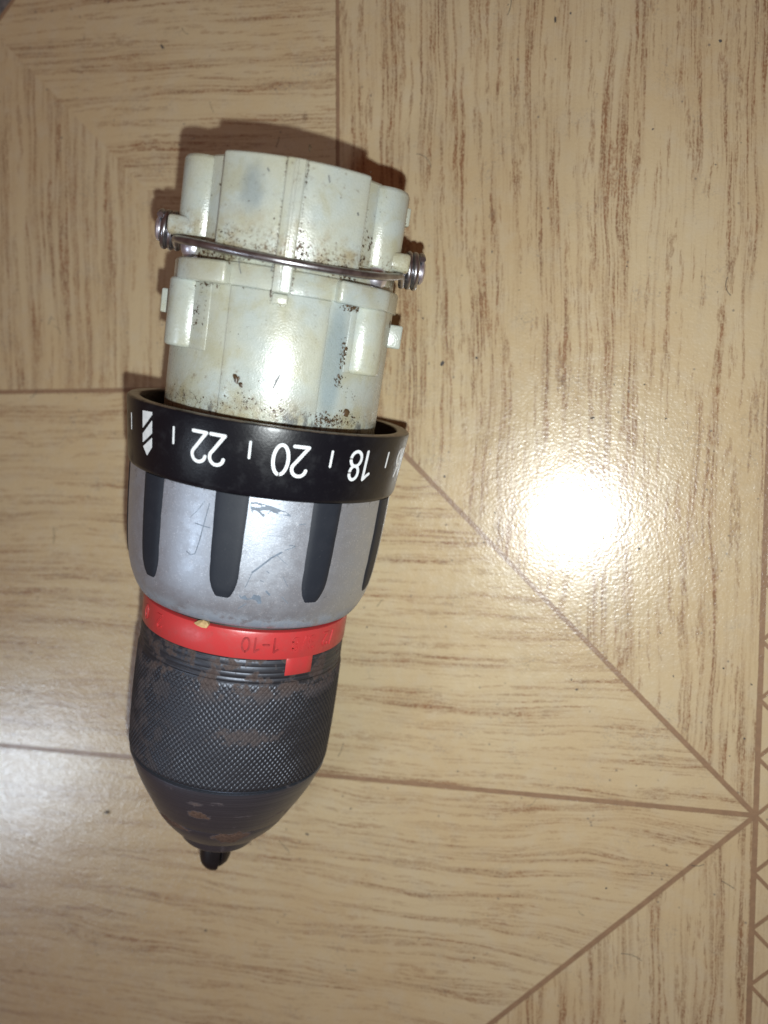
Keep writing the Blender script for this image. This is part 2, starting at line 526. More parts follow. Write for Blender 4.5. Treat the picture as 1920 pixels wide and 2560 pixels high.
# ------------------------------------------------------------------ object materials
def mat_nylon():
    n = NT("translucent off-white nylon, oil stained")
    a, s = n.cyl()
    deg = n.mul(a, 180 / math.pi)
    c = n.mix(n.ramp(n.noise(0.10, 3, 0.5), 0.35, 0.65), (0.410, 0.460, 0.432), (0.430, 0.448, 0.365))
    # oil tint low on the block, by the ring and round the edges
    st = n.math('MAXIMUM', n.ramp(n.math('ABSOLUTE', n.math('SUBTRACT', s, 100.5)), 1.0, 7.5, 1, 0), n.ramp(s, 72.0, 79.0, 1, 0))
    oil = n.mul(st, n.ramp(n.noise(0.22, 4, 0.65), 0.38, 0.68))
    c = n.mix(n.mul(oil, 0.72), c, (0.28, 0.22, 0.11))
    # brown soil, spotty
    zone = n.math('MAXIMUM', n.ramp(n.math('ABSOLUTE', n.math('SUBTRACT', s, 100.2)), 0.6, 4.2, 1, 0), n.ramp(s, 71.5, 75.5, 1, 0))
    sp = n.ramp(n.noise(1.5, 4, 0.7), 0.50, 0.66)
    c = n.mix(n.mul(n.mul(zone, sp), 0.85), c, (0.11, 0.068, 0.03))
    sp2 = n.mul(n.ramp(n.noise(0.9, 4, 0.75), 0.58, 0.70), n.ramp(n.noise(0.12, 2, 0.5), 0.42, 0.62))
    tint = n.mul(n.ramp(n.noise(0.16, 4, 0.6, dist=0.6), 0.46, 0.68), 0.42)
    c = n.mix(tint, c, (0.34, 0.32, 0.18))
    c = n.mix(n.mul(sp2, 0.55), c, (0.13, 0.085, 0.045))
    # the dark inner part that shows through the block as a grey patch
    d1 = n.math('SQRT', n.add(n.math('POWER', n.mul(n.math('SUBTRACT', deg, 0.5), 0.16), 2.0), n.math('POWER', n.mul(n.math('SUBTRACT', s, 109.3), 0.22), 2.0)))
    d1 = n.add(d1, n.mul(n.math('SUBTRACT', n.noise(0.35, 3, 0.6), 0.5), 0.8))
    c = n.mix(n.mul(n.ramp(d1, 0.35, 1.15, 1, 0), 0.58), c, (0.20, 0.24, 0.245))
    d2 = n.math('SQRT', n.add(n.math('POWER', n.mul(n.math('SUBTRACT', deg, 48), 0.14), 2.0), n.math('POWER', n.mul(n.math('SUBTRACT', s, 83), 0.085), 2.0)))
    c = n.mix(n.mul(n.ramp(d2, 0.5, 1.2, 1, 0), 0.60), c, (0.20, 0.28, 0.32))
    sm = n.mul(n.ramp(n.noise(1.0, 3, 0.6, n.vec(n.mul(a, 5.2), n.mul(s, 0.13), 4.0)), 0.54, 0.62), n.ramp(n.add(s, n.mul(n.noise(0.5, 3, 0.6), 6.0)), 75.0, 78.5, 1, 0))
    sm = n.mul(sm, n.ramp(n.noise(1.3, 4, 0.7, n.vec(n.mul(a, 21), n.mul(s, 0.4), 1.0)), 0.36, 0.56))
    c = n.mix(n.mul(sm, 0.85), c, (0.09, 0.095, 0.095))
    h = n.add(n.noise(3.2, 2, 0.5), n.mul(n.noise(0.4, 2, 0.5), 0.5))
    rg = n.ramp(n.noise(0.7, 3, 0.6), 0.3, 0.7, 0.25, 0.36)
    n.b.inputs['Specular IOR Level'].default_value = 1.0
    n.set(Base_Color=c, Roughness=rg, Normal=n.bump(h, 0.40, 0.00010), IOR=1.5)
    n.b.inputs['Subsurface Weight'].default_value = 0.42
    n.b.inputs['Subsurface Radius'].default_value = (1.0, 1.0, 0.9)
    n.b.inputs['Subsurface Scale'].default_value = 0.0016
    return n.m

def mat_black():
    n = NT("black satin plastic")
    h = n.add(n.noise(2.5, 3, 0.55), n.mul(n.noise(0.5, 2, 0.5), 0.6))
    w = n.ramp(n.noise(0.35, 4, 0.65), 0.45, 0.75, 0.0, 1.0)
    c = n.mix(w, (0.004, 0.0045, 0.007), (0.009, 0.010, 0.013))
    dust = n.ramp(n.noise(3.5, 3, 0.7), 0.66, 0.74)
    c = n.mix(n.mul(dust, 0.25), c, (0.12, 0.11, 0.10))
    rim = n.mul(n.ramp(n.xyz()[2], 71.22, 71.36), n.ramp(n.noise(0.35, 4, 0.6), 0.3, 0.5))  # gloss reflection of housing and floor, painted brown onto the rim face
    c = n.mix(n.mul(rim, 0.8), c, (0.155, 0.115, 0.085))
    n.b.inputs['Specular IOR Level'].default_value = 0.30
    return n.set(Base_Color=c, Roughness=n.ramp(w, 0, 1, 0.30, 0.42), Normal=n.bump(h, 0.3, 0.00007))

def mat_rubber():
    n = NT("dark blue grey rubber")
    w = n.ramp(n.noise(0.3, 4, 0.65), 0.4, 0.75)
    c = n.mix(w, (0.006, 0.010, 0.018), (0.010, 0.014, 0.022))
    dust = n.ramp(n.noise(2.8, 3, 0.75), 0.66, 0.73)
    c = n.mix(n.mul(dust, 0.3), c, (0.16, 0.16, 0.16))
    return n.set(Base_Color=c, Roughness=0.62, Normal=n.bump(n.noise(2.2, 3, 0.6), 0.25, 0.00006))

def mat_silver():
    n = NT("silver metal-flake paint, scuffed")
    a, s = n.cyl()
    fl = n.voro(6.5)
    flake = n.ramp(n.xyz(fl[1])[0], 0.80, 1.0)
    c = n.mix(n.mul(flake, n.ramp(n.noise(0.5, 4, 0.7), 0.35, 0.7, 0.15, 0.65)), (0.43, 0.475, 0.54), (0.80, 0.84, 0.90))
    # worn to the blue-grey plastic low on the rim
    wear = n.mul(n.ramp(s, 34.2, 37.6, 1, 0), n.ramp(n.noise(0.35, 5, 0.65), 0.30, 0.55))
    c = n.mix(n.mul(wear, 0.8), c, (0.155, 0.195, 0.245))
    scr = n.ramp(n.noise(1.0, 4, 0.7, n.vec(n.mul(a, 9.0), n.mul(s, 1.4), 3.0)), 0.66, 0.70)
    c = n.mix(n.mul(scr, 0.45), c, (0.13, 0.15, 0.17))
    soil_tone = n.mul(n.ramp(s, 56.0, 59.0), n.ramp(n.noise(0.7, 4, 0.7), 0.55, 0.68))
    c = n.mix(n.mul(soil_tone, 0.8), c, (0.07, 0.05, 0.035))
    h = n.add(n.mul(n.xyz(fl[1])[1], 0.6), n.noise(1.2, 3, 0.6))
    n.set(Base_Color=c, Metallic=n.ramp(wear, 0, 1, 0.78, 0.15), Roughness=n.ramp(n.noise(0.4, 3, 0.6), 0.3, 0.7, 0.40, 0.50), Normal=n.bump(h, 0.3, 0.00006))
    return n.m

def mat_red():
    n = NT("red plastic")
    a, s = n.cyl()
    w = n.ramp(n.noise(0.5, 4, 0.65), 0.4, 0.75)
    c = n.mix(w, (0.46, 0.040, 0.042), (0.41, 0.045, 0.045))
    soil_tone = n.mul(n.ramp(a, -0.45, -1.1), 0.55)  # red gets smoothly darker round the left side
    soil_tone = n.math('MAXIMUM', soil_tone, n.mul(n.ramp(n.noise(1.2, 4, 0.7), 0.60, 0.72), 0.35))
    c = n.mix(soil_tone, c, (0.20, 0.06, 0.05))
    return n.set(Base_Color=c, Roughness=n.ramp(w, 0, 1, 0.34, 0.46), Normal=n.bump(n.noise(1.6, 3, 0.6), 0.25, 0.00007))

def mat_gunmetal(name, smooth):
    n = NT(name)
    a, s = n.cyl()
    ring = n.noise(1.0, 3, 0.6, n.vec(n.mul(a, 0.35), n.mul(s, 5.0), 0.0))
    c = n.mix(n.ramp(ring, 0.35, 0.65), *(((0.100, 0.114, 0.145), (0.160, 0.178, 0.220)) if smooth else ((0.058, 0.064, 0.078), (0.088, 0.096, 0.114))))
    if smooth:
        z1 = n.ramp(n.noise(1.0, 4, 0.65, n.vec(n.mul(a, 3.2), n.mul(s, 0.34), 7.0)), 0.56, 0.70)
        rust = n.mul(z1, 0.75)
        for (ac, sc_, ka, ks, amp) in ((0.56, -15.3, 3.6, 0.42, 1.9), (0.13, -8.2, 6.0, 0.80, 1.8), (-0.35, -14.5, 3.2, 0.75, 2.4)):
            d = n.math('SQRT', n.add(n.math('POWER', n.mul(n.math('SUBTRACT', a, ac), ka), 2.0), n.math('POWER', n.mul(n.math('SUBTRACT', s, sc_), ks), 2.0)))
            d = n.add(d, n.mul(n.math('SUBTRACT', n.noise(0.45, 5, 0.65), 0.5), amp))
            rust = n.math('MAXIMUM', rust, n.ramp(d, 0.70, 0.98, 1, 0))
    else:
        z = n.math('MAXIMUM', n.ramp(s, 15.5, 21.5), n.mul(n.ramp(a, 0.1, -0.6), 0.6))
        rust = n.mul(z, n.ramp(n.noise(0.27, 4, 0.62), 0.46, 0.56))
        d = n.math('SQRT', n.add(n.math('POWER', n.mul(n.math('SUBTRACT', a, 0.50), 3.2), 2.0), n.math('POWER', n.mul(n.math('SUBTRACT', s, 11.0), 0.55), 2.0)))
        d = n.add(d, n.mul(n.math('SUBTRACT', n.noise(0.75, 5, 0.7), 0.5), 3.6))
        rust = n.math('MAXIMUM', rust, n.mul(n.ramp(d, 0.5, 1.2, 1, 0), 0.75))
        rust = n.math('MAXIMUM', rust, n.mul(n.ramp(n.noise(0.5, 4, 0.7), 0.62, 0.72), 0.5))
    rc = n.mix(n.ramp(n.noise(2.0, 4, 0.7), 0.35, 0.65), *(((0.065, 0.038, 0.028), (0.125, 0.080, 0.060)) if smooth else ((0.038, 0.026, 0.024), (0.070, 0.051, 0.047))))
    c = n.mix(rust, c, rc)
    met = n.ramp(rust, 0, 1, 0.82, 0.0)
    rg = n.add(n.ramp(rust, 0, 1, 0.36 if smooth else 0.48, 0.75), n.mul(n.math('SUBTRACT', n.noise(1.3, 3, 0.6), 0.5), 0.14))
    h = n.add(n.mul(ring, 0.5), n.mul(n.noise(1.8, 4, 0.65), n.add(n.mul(rust, 1.0), 0.35)))
    return n.set(Base_Color=c, Metallic=met, Roughness=rg, Normal=n.bump(h, 0.4, 0.00008))

def mat_plain(name, col, rough, met=0.0, nscale=1.5, amt=0.25, var=None):
    n = NT(name)
    c = n.mix(n.ramp(n.noise(nscale * 0.5, 4, 0.65), 0.35, 0.7), col, var or tuple(x * 0.7 for x in col))
    return n.set(Base_Color=c, Roughness=rough, Metallic=met, Normal=n.bump(n.noise(nscale, 3, 0.6), amt, 0.00006))

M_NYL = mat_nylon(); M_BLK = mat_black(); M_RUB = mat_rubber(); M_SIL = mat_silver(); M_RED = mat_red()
M_KNU = mat_gunmetal("blackened knurled steel, rusting", False)
M_NOS = mat_gunmetal("blackened turned steel, rusting", True)
M_JAW = mat_plain("black oxide jaw steel", (0.014, 0.014, 0.016), 0.42, 0.3)
M_WIRE = mat_plain("dull violet grey spring wire", (0.40, 0.40, 0.42), 0.30, 0.95, 0.9, 0.4, (0.22, 0.21, 0.22))
M_RED2 = mat_plain("darker red plastic", (0.33, 0.028, 0.030), 0.42)  # slightly darker red for one group of raised characters
M_STEEL = mat_plain("bright steel", (0.74, 0.73, 0.80), 0.38, 0.9, 1.0, 0.3, (0.50, 0.48, 0.55))
M_GRIME = mat_plain("greasy brown grime", (0.085, 0.052, 0.025), 0.36, 0.0, 2.0, 0.6, (0.030, 0.020, 0.012))
M_PRINT = mat_plain("white pad print", (0.74, 0.78, 0.80), 0.45, 0.0, 2.0, 0.2, (0.62, 0.66, 0.69))
M_SCR = mat_plain("blue grey plastic under the paint", (0.15, 0.19, 0.245), 0.5, 0.0, 2.0, 0.2)
M_CHIP = mat_plain("tan wood splinter", (0.52, 0.36, 0.17), 0.7, 0.0, 1.2, 0.6, (0.30, 0.19, 0.08))
M_HOLE = mat_plain("dark greasy inside", (0.03, 0.028, 0.025), 0.5)

# ------------------------------------------------------------------ DRILL GEARBOX
root = bpy.data.objects.new("drill_gearbox", None)
COL.objects.link(root)
root.empty_display_size = 0.01
A = Vector((-0.07137087, -0.06119494, 0.02141411))
D = Vector((0.17704745, 0.98014404, 0.08928527)).normalized()
E1 = D.cross(Vector((0, 0, 1))).normalized()
E2 = E1.cross(D).normalized()
M = Matrix.Identity(4)
for i in range(3):
    M[i][0], M[i][1], M[i][2], M[i][3] = -E1[i], E2[i], D[i], A[i]
root.matrix_world = M
root['label'] = "detached drill gearbox with greasy white housing, black torque ring, silver collar and rusty keyless chuck"
root['category'] = "drill gearbox"

# ---- chuck: jaws, nose, knurled sleeve
for k in range(3):
    p0 = 44 + 120 * k + 3.0; p1 = p0 + 114
    V, F = [], []
    prof = [(-18, 3.5), (-26, 3.5), (-29.0, 3.4), (-30.4, 3.0), (-31.3, 2.3), (-31.8, 1.4)]
    dz = (0.75, 0.5, -0.1)[k]
    n = 14
    for (s, r) in prof:
        s = s + (dz if s < -28 else 0)
        V.append(P(s, (p0 + p1) / 2, 0.35))
        for i in range(n + 1): V.append(P(s, p0 + (p1 - p0) * i / n, r))
    w = n + 2
    for j in range(len(prof) - 1):
        for i in range(w):
            F.append((j * w + i, j * w + (i + 1) % w, (j + 1) * w + (i + 1) % w, (j + 1) * w + i))
    F.append(tuple(range(w))); F.append(tuple((len(prof) - 1) * w + i for i in range(w)))
    link("jaw", bevelled("jaw", V, F, 0.12, 1, 50), M_JAW, root, ang=40)

lathe("nose_cone", [(-1.3, 15), (-1.3, 20.6), (-1.5, 20.9), (-2.0, 20.85), (-4, 20.05), (-6, 19.25), (-8, 18.3), (-10, 17.25), (-12, 16.1), (-13.6, 15.25), (-13.75, 15.08),
                    (-13.9, 15.05), (-15.5, 14.15), (-16.9, 13.15), (-18.3, 11.95), (-19.4, 10.9), (-19.75, 10.45), (-19.85, 10.1), (-19.9, 9.05), (-20.2, 8.92), (-22.6, 8.25), (-22.95, 7.95), (-23.05, 7.6),
                    (-23.05, 4.4), (-22.0, 3.9), (-19, 3.9)], M_NOS, root, 160, 35)
lathe("sleeve_core", [(-1.4, 15), (-1.4, 20.3), (27.2, 20.3), (27.2, 15)], M_NOS, root, 96)

def knurled():
    NR, SUB = 122, 8
    nphi = NR * SUB
    s0, s1, ps = -0.95, 22.0, 1.27
    ns = int((s1 - s0) / ps * SUB)
    ph = np.linspace(0, 2 * np.pi, nphi, endpoint=False)
    ss = np.linspace(s0, s1, ns + 1)
    S, PH = np.meshgrid(ss, ph, indexing='ij')
    base = 21.15 + 0.22 * np.sin(np.clip((S - s0) / (s1 - s0), 0, 1) * np.pi) + 0.06 * (S - s0) / (s1 - s0)
    base -= 0.45 * np.clip((0.0 - S) / 1.0, 0, 1) ** 1.5
    rng = np.random.RandomState(4)
    # slow variation of depth so that the cut is not perfectly even
    dep = 0.34 * (1 + 0.18 * np.sin(PH * 7 + S * .4) + 0.12 * np.sin(PH * 17 - S * .9))
    u = PH * NR / (2 * np.pi); v = S / ps
    t1 = np.abs((u + v) % 1.0 - 0.5) * 2; t2 = np.abs((u - v) % 1.0 - 0.5) * 2
    t1 = 1 - t1; t2 = 1 - t2           # 1 in the middle of a diamond, 0 in the groove
    h = np.minimum(np.minimum(t1 * 3.6, t2 * 3.6), 1.0)
    pit = np.clip((np.minimum(t1, t2) - 0.72) / 0.28, 0, 1)
    r = base - dep * (1 - h) - 0.06 * pit
    fade = np.clip((S - 21.0) / 0.7, 0, 1)
    r = r * (1 - fade) + fade * 20.98
    X = -r * np.sin(PH); Y = r * np.cos(PH)
    V = np.stack([X, Y, S], -1).reshape(-1, 3) * U
    i = np.arange(ns)[:, None] * nphi; j = np.arange(nphi)[None, :]; j2 = (j + 1) % nphi
    F = np.stack([i + j, i + nphi + j, i + nphi + j2, i + j2], -1).reshape(-1, 4)
    me = bpy.data.meshes.new("knurled_sleeve")
    me.vertices.add(len(V)); me.vertices.foreach_set('co', V.ravel())
    me.loops.add(F.size); me.loops.foreach_set('vertex_index', F.ravel())
    me.polygons.add(len(F)); me.polygons.foreach_set('loop_start', np.arange(len(F)) * 4)
    me.update(calc_edges=True); me.validate()
    bm = bmesh.new(); bm.from_mesh(me); bmesh.ops.recalc_face_normals(bm, faces=bm.faces)
    bm.faces.ensure_lookup_table()
    f = bm.faces[0]; c = f.calc_center_median()
    if f.normal.dot(Vector((c.x, c.y, 0))) < 0: bmesh.ops.reverse_faces(bm, faces=bm.faces)
    bm.to_mesh(me); bm.free()
    return link("knurled_sleeve", me, M_KNU, root, ang=None)
kn = knurled()
lathe("sleeve_band", [(21.95, 20.2), (21.95, 20.85), (22.1, 20.99), (22.6, 21.0), (22.75, 20.86), (23.0, 20.86), (23.1, 20.97), (23.9, 20.95), (24.0, 20.87), (24.15, 20.95), (25.2, 20.93), (25.3, 20.85), (25.45, 20.93),
                      (26.5, 20.9), (26.7, 20.7), (26.7, 20.2)], M_KNU, root, 160, 60)

# ---- red ring, gap, silver collar
red = lathe("red_ring", [(26.85, 19.5), (26.85, 20.98), (27.0, 21.08), (31.9, 21.08), (32.25, 20.95), (32.4, 20.6), (32.4, 19.0)], M_RED, root, 160, 35)
sector("index_tab", 23.45, 27.4, 45.4, 62.0, 19.8, 21.06, M_RED, red, 0.06, seg=1)
rr = lambda s: 21.08
for txt, pc in (("1-10", 30.3), ("3/8", 54.5), ("/2", 72.5), ("2", -28.5), ("0", -44)):
    V, F = text_data(txt, pc, 31.1, 28.4, 0.18, rr, -0.1, 0.21, 0.26, 1.0)
    link("embossed_text", fix(mesh("embossed_text", V, F)), M_RED2 if txt == "1-10" else M_RED, red, ang=40)
lathe("dust_washer", [(31.8, 15), (31.8, 19.9), (33.2, 19.9), (34.4, 19.6), (34.4, 15)], M_HOLE, root, 96)

PS = [(33.5, 19.4), (33.25, 20.6), (33.3, 21.5), (33.55, 22.05), (34.1, 22.5), (35.0, 23.05), (36.2, 23.6), (37.6, 24.15), (39.5, 24.65), (42, 25.05), (46, 25.45), (52, 25.8), (58.6, 26.02), (58.6, 22)]
collar = lathe("silver_collar", PS, M_SIL, root, 180, 35)
def rs(s):
    q = PS[3:-1]
    for (a, ra), (b, rb) in zip(q, q[1:]):
        if a <= s <= b: return ra + (rb - ra) * (s - a) / (b - a)
    return q[0][1] if s < q[0][0] else q[-1][1]

def grip_mesh():
    """rubber insert: long tongue with a blunt rounded lower end, slightly crowned"""
    V, F = [], []
    st = [58.6, 56, 53, 50, 47, 45, 43.4, 42.2, 41.2, 40.4, 39.8, 39.5]
    hw = [6.85, 6.80, 6.65, 6.55, 6.45, 6.35, 6.2, 5.8, 5.1, 4.3, 3.4, 2.7]
    m = 10
    for s, w in zip(st, hw):
        for i in range(m + 1):
            x = -1 + 2 * i / m
            e = 0.30 * (1 - abs(x) ** 6) - 0.05
            if s < 40.2: e *= 0.4
            V.append(P(s, x * w, rs(s) + e))
        for x in (1, -1): V.append(P(s, x * w, rs(s) - 1.0))
    w = m + 3
    for j in range(len(st) - 1):
        for i in range(w):
            F.append((j * w + i, j * w + (i + 1) % w, (j + 1) * w + (i + 1) % w, (j + 1) * w + i))
    F.append(tuple(range(w))); F.append(tuple((len(st) - 1) * w + i for i in range(w)))
    return fix(mesh("rubber_grip", V, F))
gm = grip_mesh()
first = None
for k, ph in enumerate((-64.8, -26.9, 10.2, 48.4, 87.0, 127, 167, 208, 251)):
    if first is None:
        o = first = link("rubber_grip", gm, M_RUB, collar, ang=40)
    else:
        o = first.copy(); COL.objects.link(o); o.parent = collar
    o.rotation_euler = (0, 0, math.radians(ph))

# scratches and flaked paint on the collar (s, phi), half width
def scratch(pts, half, parent=collar, rf=rs, mat=M_SCR, h=0.035, name="scratch"):
    q = [(math.radians(p) * 25.5, s) for s, p in pts]
    def to3(x, y, hh):
        return P(y, math.degrees(x / 25.5), rf(y) + hh)
    return ribbon(q, to3, half, -0.05, h)
SX = []
for pts, hw in [([(45.0, 21.4), (46.6, 25.0), (48.0, 28.0), (49.2, 31.8)], .17), ([(45.0, 21.4), (43.2, 20.2), (42.0, 19.3)], .06), ([(49.6, 33), (50.4, 37)], .05),
                ([(56.2, 1.6), (53, 0.4), (49, -1.2), (46.6, -2.6), (46.2, -4.5), (46.7, -6.5)], .07), ([(52.2, -3.6), (52.0, -0.2), (51.9, 2.8)], .08), ([(56.4, -0.5), (54.6, -3.0), (53, -6)], .035),
                ([(38.8, 20.5), (38.2, 19), (37.6, 17.5)], .07), ([(41.6, 28), (41.0, 29.5)], .17),
                ([(52.1, 25.5), (52.2, 31)], .035), ([(50.6, 34.5), (50.5, 36.8)], .07), ([(48.6, 30), (46.9, 35)], .035), ([(44.6, 34), (42.8, 36.5)], .045), ([(40.6, 35), (39.4, 38)], .05),
                ([(45.5, 27), (45.2, 28)], .07), ([(43.6, 25), (43.4, 26.4)], .06), ([(54.5, 37), (54.7, 40)], .05)]:
    SX.append(scratch(pts, hw))
FLK = [(17.5, 57.67), (19.9, 57.82), (23.5, 57.55), (26.2, 57.34), (30.3, 56.77), (32.2, 56.5), (33.5, 55.88), (29.6, 56.04), (27.1, 56.25), (25.4, 56.47), (24.5, 55.94), (23.3, 55.67), (23.1, 55.27), (21.9, 55.66), (20.8, 55.94), (19.6, 55.57), (18.3, 55.9), (17.6, 56.57)]
ISL = [[(17.7, 57.34), (19.3, 57.51), (21.5, 57.25), (21.5, 57.01), (19.8, 56.91), (18.3, 56.92), (17.7, 56.99)], [(21.8, 57.45), (23.0, 57.45), (23.0, 57.23), (21.9, 57.2)], [(18.6, 56.22), (19.7, 56.34), (20.8, 56.05), (20.8, 55.74), (19.7, 55.63), (18.6, 55.92)],
       [(21.4, 56.39), (23.4, 56.56), (25.0, 56.64), (24.9, 56.37), (23.7, 55.75), (22.1, 56.02)], [(28.2, 56.44), (29.4, 56.66), (31.2, 56.57), (32.1, 56.24), (30.2, 56.11), (28.4, 56.15)]]
LOW = [(17.3, 40.5), (18.1, 39.96), (19.6, 40.48), (21.0, 39.82), (22.3, 40.03), (23.0, 40.79), (25.0, 40.73), (25.8, 40.62), (26.9, 39.19), (25.5, 38.97), (24.3, 39.68), (22.6, 39.83), (20.1, 39.56), (17.5, 39.92)]
def patch(pts, h):
    """thin flake with a ragged outline, cut into strips so that it follows the barrel"""
    bm = bmesh.new()
    out = []
    for i, (p, s_) in enumerate(pts):
        q, t_ = pts[(i + 1) % len(pts)]
        for j in range(4):
            f = j / 4
            w = 0.0 if j == 0 else 0.12 * mnoise.noise(Vector((p * 3 + f * 5, s_ * 3, 2)))
            out.append((p + (q - p) * f + w * 2, s_ + (t_ - s_) * f + w))
    vs = [bm.verts.new((p * 0.45, s_, 0)) for p, s_ in out]
    bm.faces.new(vs)
    for x in range(10, 40):
        bmesh.ops.bisect_plane(bm, geom=bm.verts[:] + bm.edges[:] + bm.faces[:], plane_co=(x * 0.45, 0, 0), plane_no=(1, 0, 0))
    bmesh.ops.triangulate(bm, faces=bm.faces)
    bm.verts.index_update()
    V = [P(v.co.y, v.co.x / 0.45, rs(v.co.y) + h) for v in bm.verts]
    F = [tuple(v.index for v in f.verts) for f in bm.faces]
    bm.free()
    return V, F
V, F = merge([patch(FLK, 0.03), patch(LOW, 0.03)])
link("bare_patch", mesh("bare_patch", V, F), M_SCR, collar, ang=40)
V, F = merge([patch(q, 0.05) for q in ISL])
link("paint_island", mesh("paint_island", V, F), M_SIL, collar, ang=40)
V, F = merge(SX)
link("paint_scratches", fix(mesh("paint_scratches", V, F)), M_SCR, collar, kind='stuff', ang=40)

# ---- torque ring with its printed scale
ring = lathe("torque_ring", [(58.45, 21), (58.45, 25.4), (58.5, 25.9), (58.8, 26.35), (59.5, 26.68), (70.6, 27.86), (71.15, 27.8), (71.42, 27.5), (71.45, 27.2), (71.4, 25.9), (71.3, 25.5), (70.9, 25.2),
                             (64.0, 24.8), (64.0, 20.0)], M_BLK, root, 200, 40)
rt = lambda s: 26.68 + (s - 59.5) * (27.86 - 26.68) / 11.1
for txt, pc in (("22", -0.2), ("20", 29.7), ("18", 59.0), ("16", 91.0), ("14", 121), ("12", 151)):
    if '4' in txt: GLYPH['4'] = [[(.36, 1), (0, .28), (.5, .28)], [(.38, .55), (.38, 0)]]
    V, F = text_data(txt, pc, 68.5, 63.3, 0.295, rt, -0.05, 0.035, 0.15, 0.98 if txt != "18" else 0.92)
    link("numeral", fix(mesh("numeral", V, F)), M_PRINT, ring, ang=40)
for k in range(-2, 5):
    pc = -14.9 + 29.95 * k + (-0.2 if k < 0 else 0)
    q = [(0, 68.25), (0, 65.5)]
    V, F = ribbon(q, lambda x, y, h, pc=pc: P(y, pc + math.degrees(x / 27.2), rt(y) + h), 0.21, -0.05, 0.035)
    link("tick_mark", fix(mesh("tick_mark", V, F)), M_PRINT, ring, ang=40)

def wrap_poly(pts):
    """thin printed patch (phi, s)"""
    top = [P(s, p, rt(s) + 0.075) for p, s in pts]; bot = [P(s, p, rt(s) - 0.05) for p, s in pts]
    n = len(pts)
    return top + bot, [tuple(range(n)), tuple(range(2 * n - 1, n - 1, -1))] + [(i, (i + 1) % n, n + (i + 1) % n, n + i) for i in range(n)]
xs = lambda x: -33.0 + 6.3 * x
sym = [[(0, 69.7), (1, 69.9), (1, 69.4), (.5, 67.9), (0, 66.65)], [(1, 68.35), (1, 66.1), (.5, 64.95), (0, 64.0), (0, 65.6), (.5, 66.9)], [(1, 65.3), (1, 63.6), (.5, 61.9), (.12, 63.1), (.05, 63.3), (.5, 64.2)]]
V, F = merge([wrap_poly([(xs(a), b) for a, b in q]) for q in sym])
link("drill_bit_symbol", fix(mesh("drill_bit_symbol", V, F)), M_PRINT, ring, ang=None)

# ---- white gear housing
PC = 18.6       # the direction its front faces
house = lathe("gear_housing", [(64.5, 12), (64.5, 20.95), (93.6, 20.95), (93.6, 21.5), (97.0, 21.5), (97.3, 21.3), (97.4, 20.4), (100.4, 20.2), (100.6, 19.7), (114.6, 19.6), (115.0, 19.2), (115.0, 17.0),
                               (107.0, 16.6), (107.0, 0.0)], M_NYL, root, 160, 35)
sector("front_panel", 66, 93.45, PC - 24.4, PC + 23.6, 19, 21.38, M_NYL, house, 0.18)
sector("front_block", 98.3, 115.0, PC - 34.0, PC + 34.2, 18, 22.5, M_NYL, house, 0.55, rt=22.45, seg=3)
sector("spine_rib", 93.3, 114.9, PC - 4.3, PC + 3.7, 20, 22.98, M_NYL, house, 0.28)
sector("spine_rib", 93.5, 114.5, PC - 1.1, PC + 0.5, 20, 23.06, M_NYL, house, 0.10)
sector("rib_stop", 91.4, 93.15, PC - 4.0, PC + 3.2, 20, 22.2, M_NYL, house, 0.25)
def foot(sg):
    """rounded arm at the base of the upper boss, reaching sideways to the pivot screw"""
    ap = math.radians(PC)
    f = Vector((-math.sin(ap), math.cos(ap), 0)); l = Vector((-math.cos(ap), -math.sin(ap), 0)) * sg
    V, F = [], []
    n = 28
    for lat in (12.0, 21.7):
        for i in range(n):
            b = 2 * math.pi * i / n
            cz, cs = math.cos(b), math.sin(b)
            q = 1.0 / max(abs(cz), abs(cs)) ** 0.6
            c = f * (10.6 + 2.1 * cz * q) + Vector((0, 0, 102.5 + 1.75 * cs * q)) + l * lat
            V.append(c)
    for i in range(n): F.append((i, (i + 1) % n, n + (i + 1) % n, n + i))
    F += [tuple(range(n)), tuple(range(n, 2 * n))]
    link("boss_foot", bevelled("boss_foot", V, F, 0.5, 2, 60), M_NYL, house, ang=50)

for sg in (-1, 1):
    mir = lambda a, b: (PC + sg * a, PC + sg * b) if sg > 0 else (PC - b, PC - a)
    a, b = mir(25.0, 55.0)
    sector("mounting_pad", 93.35, 97.15, a, b, 18, 23.4, M_NYL, house, 0.5)
    a, b = mir(35.6, 66.0)
    sector("boss_plate", 81.7, 93.5, a, b, 18, 21.08, M_NYL, house, 0.1)
    column("screw_boss", 81.6, 93.7, -39.2 if sg < 0 else 68.6, 19.35, 4.15, M_NYL, house, 0.6)
    column("screw_boss", 100.3, 114.9, -43.0 if sg < 0 else 78.0, 18.0, 4.55, M_NYL, house, 0.9)
    foot(sg)
    rbox("side_lug", PC + sg * 87, 20.6, 4.5, 4.4, 5.4, 89.4, M_NYL, house, 0.35)
    rbox("snap_tab", PC + sg * 94, 20.2, 3.4, 2.0, 2.8, 112.3, M_NYL, house, 0.25)
    rbox("side_rail", PC + sg * 98, 18.9, 12.0, 4.0, 2.4, 107.5, M_NYL, house, 0.35)

